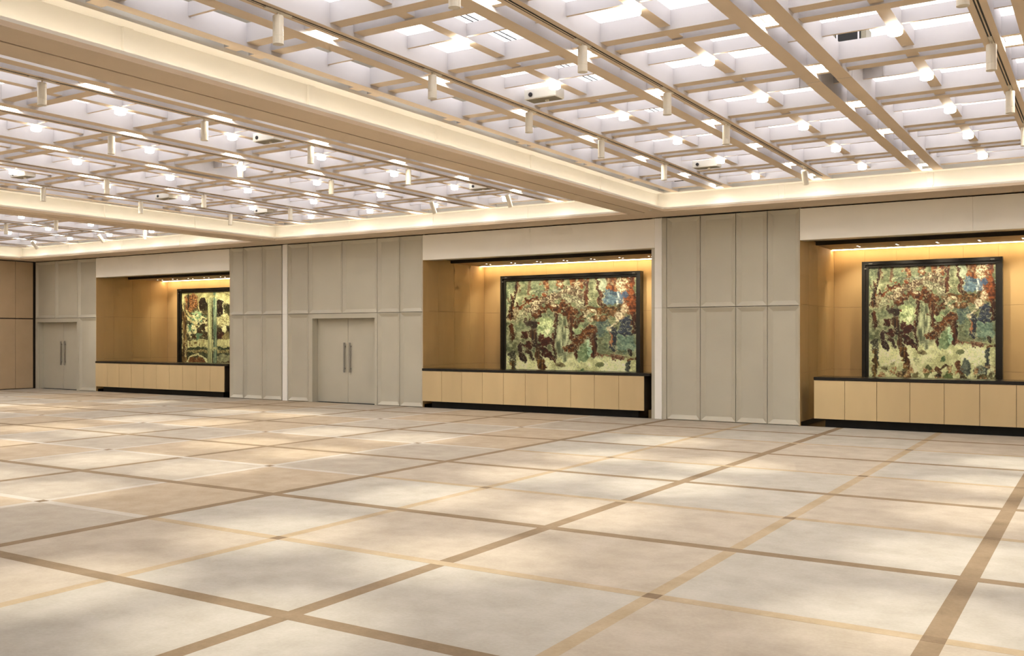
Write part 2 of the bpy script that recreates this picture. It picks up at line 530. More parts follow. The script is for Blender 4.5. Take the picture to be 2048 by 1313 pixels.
class Brush:
    """lays noisy strokes and blots on a canvas; x, y in the units of a sketch mapped to s, t in 0..1"""
    def __init__(self, s, t, fx, fy, seed, base, base2):
        self.s, self.t, self.fx, self.fy = s, t, fx, fy
        self.n1 = fbm(s * 9, t * 9, seed); self.n2 = fbm(s * 26, t * 26, seed + 8); self.n3 = fbm(s * 64, t * 64, seed + 20, 3)
        self.fine = np.clip((vnoise(s * 120, t * 120, seed + 3) - .2) * 1.6, 0, 1)
        self.sw = s + (self.n1 - .5) * .035 + (self.n2 - .5) * .03 + (self.n3 - .5) * .03
        self.tw = t + (fbm(s * 9, t * 9, seed + 2) - .5) * .035 + (fbm(s * 26, t * 26, seed + 4) - .5) * .035 + (fbm(s * 64, t * 64, seed + 6, 3) - .5) * .025
        self.mid = np.clip((self.n2 - .33) * 3, 0, 1)
        self.mott = np.clip((self.n3 - .3) * 2.5, 0, 1)
        self.vert = np.clip(vnoise(s * 95, t * 16, seed + 5) * 1.5 - .25, 0, 1)
        self.img = np.zeros(s.shape + (3,)) + lin((0, 0, 0))
        self.img = lay(self.img, np.ones_like(s), base, base2, self.mid)
    def put(self, m, c1, c2=None, nz=None):
        self.img = lay(self.img, m, c1, c2 or tuple(min(255, int(v * 1.35 + 14)) for v in c1), (self.mott * .55 + self.mid * .45) if nz is None else nz)
    def line(self, pts, w, c1, c2=None, nz=None, halo=None, e=.006, rough=0.0):
        p = [(self.fx(x), self.fy(y)) for x, y in pts]
        d = dist_poly(self.sw, self.tw, p)
        w = w * (self.fx(1) - self.fx(0))
        if rough:
            w = w * (1 + rough * (self.n2 - .5) * 4)
        if halo:
            self.put(soft(d, w + .007, .006) * .5 * self.speck(61, 30, .4, 8), halo, halo)
        self.put(soft(d, w, e), c1, c2, nz)
    def blot(self, x, y, rx, ry, c1, c2=None, nz=None, e=.15, k=None):
        kx = self.fx(1) - self.fx(0); ky = self.fy(1) - self.fy(0)
        d = np.hypot((self.sw - self.fx(x)) / (rx * kx), (self.tw - self.fy(y)) / (ry * ky))
        m = soft(d, 1 + (self.n2 - .5) * .8, e)
        self.put(m if k is None else m * k, c1, c2, nz)
    def speck(self, seed, sc, th, gain=14):
        return np.clip((fbm(self.s * sc, self.t * sc, seed) - th) * gain, 0, 1)
    def veins(self, seed, sc, wd, amt, col):
        self.img = lay(self.img, np.exp(-((fbm(self.s * sc, self.t * sc, seed) - .5) / wd) ** 2) * amt, col)

PALE = (202, 194, 156)

def grove(s, t):
    """woodland glade: brown boughs arching over a pale green clearing, blue distance on the right"""
    b = Brush(s, t, lambda x: (x - 95) / 1275.0, lambda y: (y - 125) / 1125.0, 3, (112, 112, 82), (168, 164, 130))
    L, O = b.line, b.blot
    b.put(b.speck(51, 12, .5, 8) * .7, (84, 92, 70), (146, 150, 118), b.mott)
    # lower half: pale ground
    b.put(soft(-(b.tw), -.66, .05), (186, 180, 132), (220, 214, 170), b.mid)
    O(340, 1005, 260, 75, (206, 202, 150), (228, 222, 178)); O(1170, 990, 130, 75, (208, 204, 156), (230, 226, 186))
    # mid background
    O(680, 700, 75, 210, (104, 106, 82), (186, 184, 148), b.vert); O(870, 830, 75, 95, (92, 110, 74), (150, 162, 122)); O(925, 800, 24, 85, (132, 160, 130), (184, 196, 164))
    O(485, 590, 108, 100, (116, 128, 84), (204, 204, 158), b.mid * .6 + b.fine * .4); O(500, 640, 50, 60, (204, 208, 160), (226, 224, 186), k=b.speck(5, 18, .5))
    O(820, 620, 60, 60, (128, 142, 104), (170, 176, 134))
    # blue distance
    O(1130, 310, 90, 80, (66, 84, 102), (124, 140, 144)); O(1255, 320, 55, 80, (54, 66, 92), (108, 120, 134)); O(1060, 600, 75, 100, (70, 84, 86), (122, 134, 116))
    O(1250, 740, 115, 100, (84, 106, 98), (150, 162, 138)); O(1265, 580, 60, 95, (40, 46, 64), (86, 92, 104)); O(1120, 720, 70, 110, (96, 104, 84), (146, 150, 116))
    L([(1195, 255), (1190, 385)], 16, (130, 138, 140), (206, 206, 196), b.fine); L([(1363, 270), (1360, 370)], 9, (140, 152, 156), (180, 188, 184))
    # far boughs along the top
    for pts, w in (([(505, 120), (500, 225)], 32), ([(645, 120), (640, 205)], 30), ([(770, 120), (765, 190)], 26), ([(860, 120), (850, 200)], 26), ([(930, 120), (900, 190)], 20), ([(1150, 120), (1150, 240)], 40)):
        L(pts, w, (96, 52, 22), (160, 104, 46), b.mott, rough=.4)
    L([(350, 120), (340, 255)], 18, (96, 72, 52), (132, 104, 78), rough=.3)
    # canopy masses
    L([(175, 480), (225, 400), (310, 335), (390, 300), (490, 285)], 36, (66, 32, 10), (140, 80, 26), b.mott, halo=PALE, rough=.8)
    L([(375, 520), (430, 440), (520, 395), (610, 405), (690, 380), (770, 440), (835, 505)], 50, (62, 34, 18), (124, 76, 32), b.mott, rough=.8)
    L([(680, 330), (700, 420), (770, 520), (780, 560)], 52, (66, 36, 14), (128, 78, 30), b.mott, rough=.6)
    L([(870, 430), (990, 415), (1100, 435), (1230, 430), (1335, 450)], 46, (70, 54, 28), (134, 92, 40), b.mott, rough=.9)
    L([(950, 520), (1040, 500), (1150, 470)], 30, (82, 58, 30), (150, 110, 70), b.mott, rough=1.0)
    # blossom
    L([(330, 405), (450, 350), (560, 315), (680, 250), (790, 245), (860, 330)], 52, (92, 66, 48), (206, 190, 158), b.fine * b.mid, e=.02, rough=1.0)
    L([(700, 300), (800, 330), (850, 400)], 40, (104, 92, 72), (190, 182, 152), b.fine * b.mid, e=.02, rough=1.0)
    L([(395, 240), (520, 238), (640, 232)], 13, (76, 76, 62), (158, 156, 134), b.fine, rough=.8)
    O(1235, 190, 70, 58, (132, 96, 62), (212, 194, 162), b.fine, e=.3); L([(1290, 380), (1240, 470)], 36, (140, 104, 74), (210, 190, 160), b.fine, e=.02, rough=.9)
    O(220, 470, 60, 70, (120, 112, 88), (180, 172, 142), b.fine, k=np.full_like(s, .7)); O(950, 490, 70, 60, (150, 132, 104), (208, 194, 164), b.fine, k=b.speck(9, 20, .46))
    # standing trunks
    D1, D2 = (52, 26, 16), (112, 66, 34)
    for pts, w in (([(205, 120), (190, 250), (155, 345), (165, 490)], 21), ([(98, 300), (150, 355)], 8), ([(225, 170), (240, 235)], 6), ([(905, 190), (905, 375)], 22), ([(1005, 120), (1040, 250), (1030, 375)], 18),
                   ([(1105, 150), (1065, 250), (1045, 300)], 12), ([(155, 565), (168, 715)], 22), ([(610, 470), (605, 600), (585, 760), (592, 935)], 16), ([(765, 520), (765, 720)], 16), ([(985, 595), (968, 865)], 25), ([(1345, 480), (1345, 640)], 26)):
        L(pts, w, D1, D2, b.vert, halo=PALE, rough=.4)
    L([(1300, 100), (1310, 260), (1330, 400)], 46, (92, 46, 12), (156, 92, 30), b.mott, rough=.6)
    O(1065, 185, 34, 70, (136, 140, 116), (186, 184, 158))
    L([(330, 545), (380, 560), (388, 660)], 30, (52, 38, 36), (92, 74, 62), rough=.4)
    L([(945, 600), (870, 670), (800, 750), (735, 805)], 44, (74, 40, 12), (140, 88, 32), b.mott, halo=PALE, rough=.6); L([(790, 770), (802, 905)], 11, D1, D2, halo=PALE)
    # figures in the shade
    F1, F2 = (40, 20, 18), (96, 44, 26)
    O(300, 668, 42, 44, F1, F2); O(455, 700, 45, 40, (60, 28, 18), (118, 58, 26))
    L([(335, 750), (450, 775), (560, 725)], 34, F1, F2, halo=PALE, rough=.9); L([(470, 815), (560, 870)], 36, F1, F2, halo=PALE, rough=.7)
    L([(250, 765), (240, 850), (292, 912)], 24, (44, 30, 32), (88, 62, 56), halo=PALE, rough=.6); L([(320, 820), (372, 905)], 20, (46, 30, 28), (92, 64, 50), halo=PALE, rough=.6)
    # near trunks
    L([(370, 640), (400, 730), (420, 860), (455, 930)], 30, (56, 40, 34), (112, 78, 46), b.vert, halo=PALE, rough=.4)
    L([(455, 930), (490, 1060), (512, 1175)], 31, (70, 44, 22), (160, 118, 54), b.vert, halo=PALE, rough=.4); L([(480, 940), (515, 1060), (530, 1170)], 9, D1, D2)
    L([(168, 830), (165, 950)], 28, (48, 46, 42), (104, 98, 80), halo=PALE, rough=.5); L([(160, 950), (160, 1100), (150, 1250)], 24, (84, 64, 34), (164, 128, 66), b.vert, halo=PALE, rough=.4); L([(188, 960), (182, 1090)], 9, (50, 48, 42))
    # blue figure and red bank
    L([(1165, 620), (1160, 720), (1148, 805)], 24, (36, 40, 56), (72, 76, 86), halo=(190, 160, 120), rough=.5); L([(1130, 640), (1140, 760)], 8, (140, 84, 50), (190, 140, 96))
    L([(1130, 600), (1180, 560), (1210, 470)], 15, (150, 124, 100), (206, 192, 166), b.fine, rough=.8); L([(1200, 655), (1270, 665), (1350, 655)], 6, (30, 30, 40))
    L([(1010, 855), (1140, 870), (1290, 885)], 17, (96, 58, 42), (160, 120, 92), b.fine, rough=.9)
    O(1302, 840, 28, 42, (42, 30, 26), (80, 62, 50)); L([(1275, 905), (1365, 880)], 14, (96, 58, 30), (150, 104, 56), rough=.6)
    L([(1292, 920), (1290, 1080), (1272, 1200)], 16, (52, 56, 58), (100, 102, 94), b.vert, halo=PALE, rough=.3)
    # undergrowth
    O(850, 1020, 40, 34, (74, 96, 62), (136, 150, 104)); O(640, 960, 60, 22, (112, 96, 64), (168, 154, 112)); O(1030, 950, 45, 30, (92, 96, 62), (150, 148, 104))
    L([(790, 1090), (830, 1150), (795, 1225)], 20, (76, 46, 26), (134, 92, 54), rough=.8); L([(1005, 1050), (1030, 1110), (1050, 1160)], 26, (84, 50, 28), (140, 96, 56), rough=.9)
    L([(860, 1080), (940, 1080)], 18, (66, 48, 32), (116, 92, 58), rough=1.0); O(1090, 1100, 48, 75, (76, 82, 78), (136, 138, 120)); O(905, 1170, 55, 40, (70, 88, 46), (130, 140, 86)); O(700, 1130, 34, 60, (84, 88, 52), (146, 142, 92))
    O(1225, 1120, 55, 50, (104, 108, 96), (176, 172, 146), b.fine); O(1240, 1200, 60, 50, (60, 62, 42), (116, 96, 52)); O(440, 1190, 70, 50, (96, 58, 40), (180, 156, 112), b.fine)
    band = soft(np.abs(b.tw - .94), .08, .05)
    b.put(band * b.speck(77, 16, .54, 12), (70, 52, 36), (140, 128, 86), b.mid); b.put(band * b.speck(78, 20, .57, 14), (150, 92, 52), (206, 180, 130), b.fine)
    O(560, 1030, 50, 40, (130, 130, 96), (196, 190, 146), k=b.speck(79, 26, .5))
    b.veins(41, 17, .012, .5, lin_tuple(PALE)); b.veins(47, 24, .014, .35, lin_tuple((48, 34, 24)))
    return finish(b.img * (.84 + .32 * vnoise(s * 170, t * 170, 3)[..., None]))

def garden(s, t):
    """garden gate: pale pillars, dark trees above, blossom between, terrace and arch below"""
    b = Brush(s, t, lambda x: (x - 110) / 730.0 * .62, lambda y: (y - 130) / 1100.0 * .82, 103, (52, 44, 30), (112, 100, 66))
    L, O = b.line, b.blot
    b.put(soft(b.tw, .12, .05), (150, 138, 92), (196, 184, 132), b.mid); O(270, 270, 110, 130, (84, 46, 24), (168, 120, 66), b.fine)
    O(220, 240, 14, 120, (36, 34, 28), (70, 60, 44)); O(435, 315, 75, 85, (24, 14, 12), (60, 38, 26)); O(700, 360, 60, 140, (28, 16, 14), (62, 38, 28)); O(810, 400, 45, 70, (36, 42, 26), (86, 80, 44))
    O(1000, 330, 180, 150, (60, 44, 26), (140, 116, 72), b.fine); O(1000, 700, 170, 200, (70, 78, 60), (190, 180, 134), b.fine)
    # blossom on the left
    O(350, 650, 165, 200, (44, 36, 26), (96, 96, 68)); O(355, 490, 80, 68, (112, 140, 104), (168, 184, 140)); O(240, 640, 50, 60, (84, 116, 100), (140, 160, 128))
    z = soft(np.hypot((b.sw - b.fx(350)) / .15, (b.tw - b.fy(640)) / .155), 1, .2)
    b.put(z * b.speck(131, 21, .48), (178, 166, 116), (222, 210, 164), b.fine); b.put(z * b.speck(171, 25, .56), (46, 22, 16), (98, 60, 34)); b.put(z * b.speck(191, 19, .6), (70, 108, 84), (128, 154, 118))
    # bouquet on the right
    O(745, 560, 110, 95, (150, 136, 86), (214, 204, 156), b.fine); O(700, 800, 50, 120, (52, 22, 18), (108, 62, 40), b.vert); O(785, 790, 40, 120, (92, 76, 42), (160, 142, 92), b.vert); O(750, 690, 38, 36, (196, 186, 136), (222, 214, 170))
    b.put(soft(np.abs(b.tw - b.fy(925)), .035, .02) * soft(-b.sw, -b.fx(650), .01) * b.speck(211, 26, .5), (44, 18, 14), (190, 176, 128), b.fine)
    # pale branches
    for pts, w in (([(125, 290), (150, 490), (200, 400)], 10), ([(350, 250), (370, 350), (420, 430)], 8), ([(195, 500), (260, 560), (335, 625)], 13), ([(200, 420), (280, 500)], 12)):
        L(pts, w, (150, 130, 84), (204, 188, 136))
    # trunk at the left edge
    L([(150, 480), (160, 700), (165, 1240)], 34, (64, 36, 22), (158, 128, 78), b.vert, rough=.4); L([(180, 870), (165, 1080)], 18, (110, 78, 40), (206, 190, 140), b.fine)
    L([(118, 560), (122, 1000)], 6, (176, 160, 112))
    # terrace
    T = lambda y, w, c1, c2, nz=None: b.put(soft(np.abs(b.tw - b.fy(y)), w * .82 / 1100, .006) * soft(-b.s, -b.fx(200), .004), c1, c2, nz)
    T(905, 58, (172, 160, 108), (206, 196, 146)); T(985, 24, (40, 54, 38), (72, 86, 62)); T(1025, 22, (112, 92, 52), (182, 164, 112), b.fine); T(1090, 44, (40, 50, 38), (92, 96, 70)); T(1190, 70, (70, 50, 30), (130, 108, 70))
    b.put(soft(np.abs(b.tw - b.fy(900)), .028, .01) * soft(np.abs(b.s - b.fx(380)), .13, .01) * np.clip((vnoise(s * 75, t * 30, 9) - .62) * 8, 0, 1), (110, 84, 44), (140, 112, 64))
    d = [(195, 1215), (225, 1130), (300, 1085), (352, 1062), (410, 1090), (490, 1130), (535, 1215)]
    O(360, 1215, 150, 110, (92, 54, 26), (150, 100, 52)); L(d, 13, (180, 168, 118), (214, 204, 158), halo=(60, 44, 28))
    O(760, 1110, 110, 50, (120, 114, 88), (176, 168, 128)); L([(665, 1188), (900, 1188)], 17, (50, 12, 16), (86, 30, 28)); L([(660, 1225), (900, 1225)], 14, (112, 104, 60), (160, 150, 96))
    # pillars
    for x, w, c1, c2 in ((545, 34, (112, 112, 82), (196, 188, 138)), (622, 28, (84, 108, 92), (168, 172, 136)), (1150, 30, (100, 112, 92), (180, 178, 138))):
        m = soft(np.abs(b.s + (b.n2 - .5) * .008 - b.fx(x)), w * .62 / 730, .004)
        b.put(m * (soft(-b.t, -b.fy(205), .01) if x == 545 else 1), c1, c2, np.clip(vnoise(s * 170, t * 7, 6) * 1.6 - .3, 0, 1))
    L([(588, 205), (588, 1220)], 4, (40, 34, 24)); L([(500, 205), (585, 200)], 22, (150, 138, 90), (196, 184, 134)); L([(560, 985), (640, 985)], 16, (150, 142, 98), (190, 182, 134))
    # pale arch over the right bay
    L([(655, 180), (740, 215), (850, 300)], 38, (166, 154, 104), (204, 194, 146)); L([(748, 265), (748, 470)], 4, (188, 176, 128)); L([(750, 130), (845, 205)], 4, (60, 48, 34))
    b.veins(141, 20, .012, .4, lin_tuple((206, 196, 150))); b.veins(147, 27, .014, .4, lin_tuple((36, 26, 18)))
    return finish(b.img * (.84 + .32 * vnoise(s * 160, t * 160, 3)[..., None]))

def lin_tuple(c):
    return c

def finish(img):
    """varnished tone: deepen, mute the colours a little"""
    img = img ** 1.4 * np.array((1.50, 1.78, 1.85))
    lum = img @ np.array((.3, .59, .11))
    return np.clip(lum[..., None] + (img - lum[..., None]) * .86, 0, .92)

def canvas_mat(name):
    m, nt, b = nodes_of(name)
    a = nt.nodes.new('ShaderNodeAttribute'); a.attribute_name = 'pigment'
    n = nt.nodes.new('ShaderNodeTexNoise'); n.inputs['Scale'].default_value = 90
    bp = nt.nodes.new('ShaderNodeBump'); bp.inputs['Strength'].default_value = .2; bp.inputs['Distance'].default_value = .003
    nt.links.new(n.outputs['Fac'], bp.inputs['Height']); nt.links.new(bp.outputs['Normal'], b.inputs['Normal'])
    nt.links.new(a.outputs['Color'], b.inputs['Base Color'])
    b.inputs['Roughness'].default_value = .4
    b.inputs['Coat Weight'].default_value = .3
    b.inputs['Coat Roughness'].default_value = .04
    return m
CANVAS = canvas_mat('painted_canvas')

def picture_mesh(w, h, fn, nx=300, ny=280):
    s, t = np.meshgrid((np.arange(nx + 1)) / nx, (np.arange(ny + 1)) / ny)
    v = np.stack([(s - .5) * w, np.zeros_like(s), (1 - t) * h], -1).reshape(-1, 3)
    i = (np.arange(ny)[:, None] * (nx + 1) + np.arange(nx)[None]).ravel()
    f = np.stack([i, i + nx + 1, i + nx + 2, i + 1], -1)
    me = bpy.data.meshes.new('picture')
    me.vertices.add(len(v)); me.vertices.foreach_set('co', v.ravel())
    me.loops.add(f.size); me.loops.foreach_set('vertex_index', f.ravel())
    me.polygons.add(len(f)); me.polygons.foreach_set('loop_start', np.arange(len(f)) * 4)
    me.update(calc_edges=True)
    a = me.attributes.new('pigment', 'FLOAT_COLOR', 'POINT')
    c = np.clip(fn(s, t), 0, 1).reshape(-1, 3)
    a.data.foreach_set('color', np.concatenate([c, np.ones((len(c), 1))], 1).ravel().astype(np.float32))
    me.materials.append(CANVAS)
    return me

def painting(x0, x1, fn, label, z0=.62):
    z1 = 3.16
    y0, y1 = 20.12, 20.30            # front and back of the frame
    p = thing('framed_painting', label, 'painting', ((x0 + x1) / 2, y1, z0), 'framed paintings in the niches')
    fw = .066
    def bars(w, ya, yb, inset, name):
        a0, a1, c0, c1 = x0 + inset, x1 - inset, z0 + inset, z1 - inset
        bx = [(a0, a0 + w, ya, yb, c0, c1), (a1 - w, a1, ya, yb, c0, c1), (a0 + w, a1 - w, ya, yb, c1 - w, c1), (a0 + w, a1 - w, ya, yb, c0, c0 + w)]
        o = obj(name, multi_mesh([tuple(q - s for q, s in zip(b, (p.location.x,) * 2 + (p.location.y,) * 2 + (p.location.z,) * 2)) for b in bx], ['frame']), p, p.location)
        return o
    bars(fw, y0, y1, 0, 'outer_frame')
    bars(.055, y0 + .045, y1 - .02, fw, 'inner_frame')
    ins = fw + .052
    w, h = x1 - x0 - 2 * ins, z1 - z0 - 2 * ins
    obj('picture', picture_mesh(w, h, fn), p, ((x0 + x1) / 2, y0 + .085, z0 + ins))
    box('backing_board', x0 + .02, x1 - .02, y1 - .05, y1 - .02, z0 + .02, z1 - .02, 'frame', p)
    for cx in (x0 + .17, x1 - .17):
        box('clip', cx - .035, cx + .035, y0 - .004, y0 + .002, z1 - .05, z1 - .036, 'steel', p)
        box('clip', cx - .10 - .02, cx - .10 + .02, y0 - .004, y0 + .002, z1 - .150, z1 - .135, 'steel', p)
    return p
painting(-25.14, -21.35, garden, 'black framed painting of pale pillars and blossom in the far left niche', .12)
painting(-12.92, -9.11, grove, 'wide black framed painting of brown trees in the middle niche', .12)
painting(-4.235, -1.695, grove, 'narrower black framed painting of brown trees in the right niche')

# ------------------------------------------------------------------ ceiling: luminous plane, soffits, beams and coves
ceiling = struct(box('ceiling', XL - .2, XR + .2, YF - .2, W + .1, ZUP, ZUP + .1, 'sky'))
YI = 16.96                                       # inner edge of the soffit along the wall
YF0 = .35
BAYS = [(-7.19, 2.43), (-17.52, -7.94), (-28.52, -18.27)]
SET = .20
box('soffit', XL, XR, YI, W + .055, ZS, ZS + .045, 'soffit', ceiling)
box('soffit', XL, XR, YF, YF0, ZS, ZS + .045, 'soffit', ceiling)
box('soffit', XL - .04, -28.52, YF0, YI, ZS, ZS + .045, 'soffit', ceiling)
box('soffit', 2.43, XR, YF0, YI, ZS, ZS + .045, 'soffit', ceiling)
for a, b in ((-7.94, -7.19), (-18.27, -17.52)):
    m_ = (a + b) / 2 - .015
    box('beam_soffit', a, m_ - .015, YF0, YI, ZS, ZS + .045, 'soffit', ceiling)
    box('beam_soffit', m_ + .015, b, YF0, YI, ZS, ZS + .045, 'soffit', ceiling)
    box('beam_track', m_ - .05, m_ + .05, YF0, YI, ZS + .035, ZS + .05, 'track', ceiling)
    box('beam_core', a + SET + .02, b - SET - .02, YF0, YI + SET, ZS + .05, ZUP - .02, 'cream', ceiling)
    obj('ceiling_sensor', lathe([(.03, 0), (.035, .012)], 14, ['metal_cream']), ceiling, (b - .12, YI - .35, ZS - .012))

def cove_side(p0, p1, nrm):
    """p0-p1: inner soffit edge, nrm: direction away from the bay"""
    (ax, ay), (bx, by) = p0, p1
    def slab(name, o0, o1, z0, z1, mat, ext=0.0):
        xs = sorted((ax + nrm[0] * o0, bx + nrm[0] * o1)) if nrm[0] else sorted((ax - ext, bx + ext))
        ys = sorted((ay + nrm[1] * o0, by + nrm[1] * o1)) if nrm[1] else sorted((ay - ext, by + ext))
        return box(name, xs[0], xs[1], ys[0], ys[1], z0, z1, mat, ceiling)
    slab('cove_panel', SET, SET + .02, ZS + .045, ZUP - .3, 'cream', SET)
    slab('cove_lip', .0, .012, ZS + .045, ZS + .075, 'cream', 0)
    slab('cove_ledge', .02, SET, ZJ, ZJ + .03, 'cream', .18)
    slab('cove_shade_board', -.29, SET, ZT + .20, ZT + .22, 'cream', SET)  # added board, blocks light from the luminous ceiling to dim the gap below
    s = slab('cove_light_strip', .05, .085, ZS + .046, ZS + .06, 'led', .05)
for x0, x1 in BAYS:
    cove_side((x0, YF0), (x0, YI), (-1, 0))
    cove_side((x1, YF0), (x1, YI), (1, 0))
    cove_side((x0, YI), (x1, YI), (0, 1))
    cove_side((x0, YF0), (x1, YF0), (0, -1))

# small tapered brackets on the cove faces
def bracket(x, y, dirx, diry):
    key = ('br', dirx, diry)
    if key not in MESH:
        # wedge: flat on the cove face, tapering down to the lip
        w, d, h = .06, .02, .34
        pts = [(-w, 0, .10), (w, 0, .10), (w, 0, h), (-w, 0, h), (-w * .8, d, .10), (w * .8, d, .10), (w * .8, d, h), (-w * .8, d, h), (0, 0, 0), (0, d, .012)]
        fs = [(4, 5, 6, 7), (1, 2, 6, 5), (0, 4, 7, 3), (3, 7, 6, 2), (0, 8, 9, 4), (8, 1, 5, 9), (4, 9, 5), (0, 3, 2, 1, 8)]
        a = math.atan2(diry, dirx) - math.pi / 2
        ca, sa = math.cos(a), math.sin(a)
        MESH[key] = pymesh('bracket', [(px * ca - py * sa, px * sa + py * ca, pz) for px, py, pz in pts], fs, ['cream'])
    obj('cove_bracket', MESH[key], ceiling, (x, y, ZS + .046))
for x0, x1 in BAYS:
    for y in (.75, 3.05, 5.38, 7.68, 10.0, 12.4, 14.72):
        bracket(x0 - SET, y, 1, 0)
        bracket(x1 + SET, y, -1, 0)
    k = 0
    xx = x0 + 2.2
    while xx < x1 - .5:
        bracket(xx, YI + SET, 0, -1)
        xx += 2.47

# ------------------------------------------------------------------ lattice grids, lamps and tracks
JW, JO = .155, .16           # joist width, offset from the pair centre
XW, XO = .15, .155
PAIRS = [[-6.085 + 1.775 * k for k in range(5)], [-16.575 + 1.78 * k for k in range(5)], [-27.62 + 1.78 * k for k in range(5)]]
BAYNAME = ['right bay', 'middle bay', 'left bay']
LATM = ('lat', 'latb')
TRACKS = []
for bi, ((x0, x1), pc) in enumerate(zip(BAYS, PAIRS)):
    g = thing('ceiling_grid', 'white slatted timber lattice filling the coved opening of the ' + BAYNAME[bi], 'ceiling grid', ((x0 + x1) / 2, 8.5, ZJ), 'lattice ceiling grids')
    def fin(name, a, b, c, d, z):
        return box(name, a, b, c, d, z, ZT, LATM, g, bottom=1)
    ya, yb = YF0 - .02, YI + .02
    # paired joists running to the long wall
    for px in pc:
        for s in (-1, 1):
            fin('joist', px + s * JO - JW / 2, px + s * JO + JW / 2, ya, yb, ZJ)
    bl, br = x0 + .16, x1 - .16
    fin('edge_joist', bl, bl + .13, ya, yb, ZJ)
    fin('edge_joist', br - .13, br, ya, yb, ZJ)
    # spans between the joists
    half_w = JO + JW / 2
    spans = [(bl + .13, pc[0] - half_w, 'edge')] + [(pc[k] + half_w, pc[k + 1] - half_w, 'cell') for k in range(4)] + [(pc[4] + half_w, br - .13, 'edge')]
    stubs = [(x0 - .02, bl), (br, x1 + .02)]
    rows = RY
    ymin = (3.6, 2.4, 7.0)[bi]            # nearer rows lie behind the eye and light nothing in view
    cells_y = [(rows[k] + rows[k + 1]) / 2 for k in range(len(rows) - 1)] + [rows[-1] + .8875]
    for (a, b, kind) in spans:
        for ry in rows:
            for s in (-1, 1):
                fin('cross_joist', a, b, ry + s * XO - XW / 2, ry + s * XO + XW / 2, ZX)
        fin('cross_joist', a, b, 16.67, 16.80, ZX)
        for cy in cells_y:
            fin('cross_slat', a, b, cy - .016, cy + .016, ZSX)
        if kind == 'cell':
            xm = (a + b) / 2
            for k in range(len(rows)):
                lo_y = rows[k] + XO + XW / 2
                hi_y = rows[k + 1] - XO - XW / 2 if k < len(rows) - 1 else 16.67
                fin('slat', xm - .058, xm + .058, lo_y, hi_y, ZSY)
                fin('slat_block', xm - .058, xm + .058, rows[k] - XO + XW / 2, rows[k] + XO - XW / 2, ZSY - .02)
    for (a, b) in stubs:
        for ry in rows:
            for s in (-1, 1):
                fin('joist_stub', a, b, ry + s * XO - XW / 2, ry + s * XO + XW / 2, ZX)
    # pair gaps: blocks either side of the crossing lights, slats at the cell centres
    for pi, px in enumerate(pc):
        gw = JO - JW / 2
        for ri, ry in enumerate(rows + [16.86]):
            if ri < len(rows):
                for s in (-1, 1):
                    fin('gap_block', px - gw, px + gw, ry + s * .185 - .035, ry + s * .185 + .035, ZX)
            if ry < ymin:
                continue
            t = thing('joist_light', 'light between paired joists, %s row from wall, %s pair from left, %s' % (ORD[len(rows) - ri], ORD[pi], BAYNAME[bi]), 'ceiling light', (px, ry, ZSY), 'lights between the paired joists')
            box('light_housing', px - gw + .002, px + gw - .002, ry - .14, ry + .14, ZSY + .012, ZT - .02, 'metal_cream', t)
            box('light_panel', px - gw + .012, px + gw - .012, ry - .125, ry + .125, ZSY + .002, ZSY + .012, ('metal_cream', 'cross' if ri < len(rows) else 'cross_end'), t, bottom=1)
        for cy in cells_y:
            fin('gap_slat', px - gw, px + gw, cy - .016, cy + .016, ZSX)
    # lamp boxes at the cell centres
    for ci in range(4):
        xm = (pc[ci] + pc[ci + 1]) / 2
        for ri, cy in enumerate(cells_y):
            if cy < ymin:
                continue
            t = thing('ceiling_lamp', 'bright lamp under a slat, %s row from wall, %s column from left, %s' % (ORD[len(cells_y) - 1 - ri], ORD[ci], BAYNAME[bi]), 'ceiling lamp', (xm, cy, ZSY), 'lamps at the lattice centres')
            if ('lampm',) not in MESH:
                MESH[('lampm',)] = lathe([(.052, -.075), (.066, -.066), (.066, -.004)], 8, ['lamp'])
                MESH[('lampb',)] = lathe([(.05, -.006), (.05, .0)], 10, ['metal_cream'])
            obj('glass', MESH[('lampm',)], t, (xm, cy, ZSY))
            obj('base', MESH[('lampb',)], t, (xm, cy, ZSY))
    # service hatch over the middle pair: solid lid and sleeves round the two joists
    px = pc[2]
    box('hatch_lid', px - .46, px + .46, 10.40, 11.42, ZT + .004, ZT + .024, 'lat', g)
    for s in (-1, 1):
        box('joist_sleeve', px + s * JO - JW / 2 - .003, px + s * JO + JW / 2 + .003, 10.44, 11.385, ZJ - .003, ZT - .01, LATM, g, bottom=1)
    for s in (-1, 1):
        box('hatch_post', px + s * .46 - .008, px + s * .46 + .008, 10.955, 10.975, ZSX + .005, ZT + .06, 'lat', g)
    # black track channels set into the joists that face the bay's middle line
    for px, s in ((pc[0], 1), (pc[1], 1), (pc[3], -1), (pc[4], -1)):
        tx = px + s * JO
        box('track_channel', tx - .02, tx + .02, ya + .1, 16.6, ZJ - .003, ZJ + .01, 'track', g)
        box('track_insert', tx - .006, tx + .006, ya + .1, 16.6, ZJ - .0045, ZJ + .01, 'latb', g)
        TRACKS.append((bi, tx))

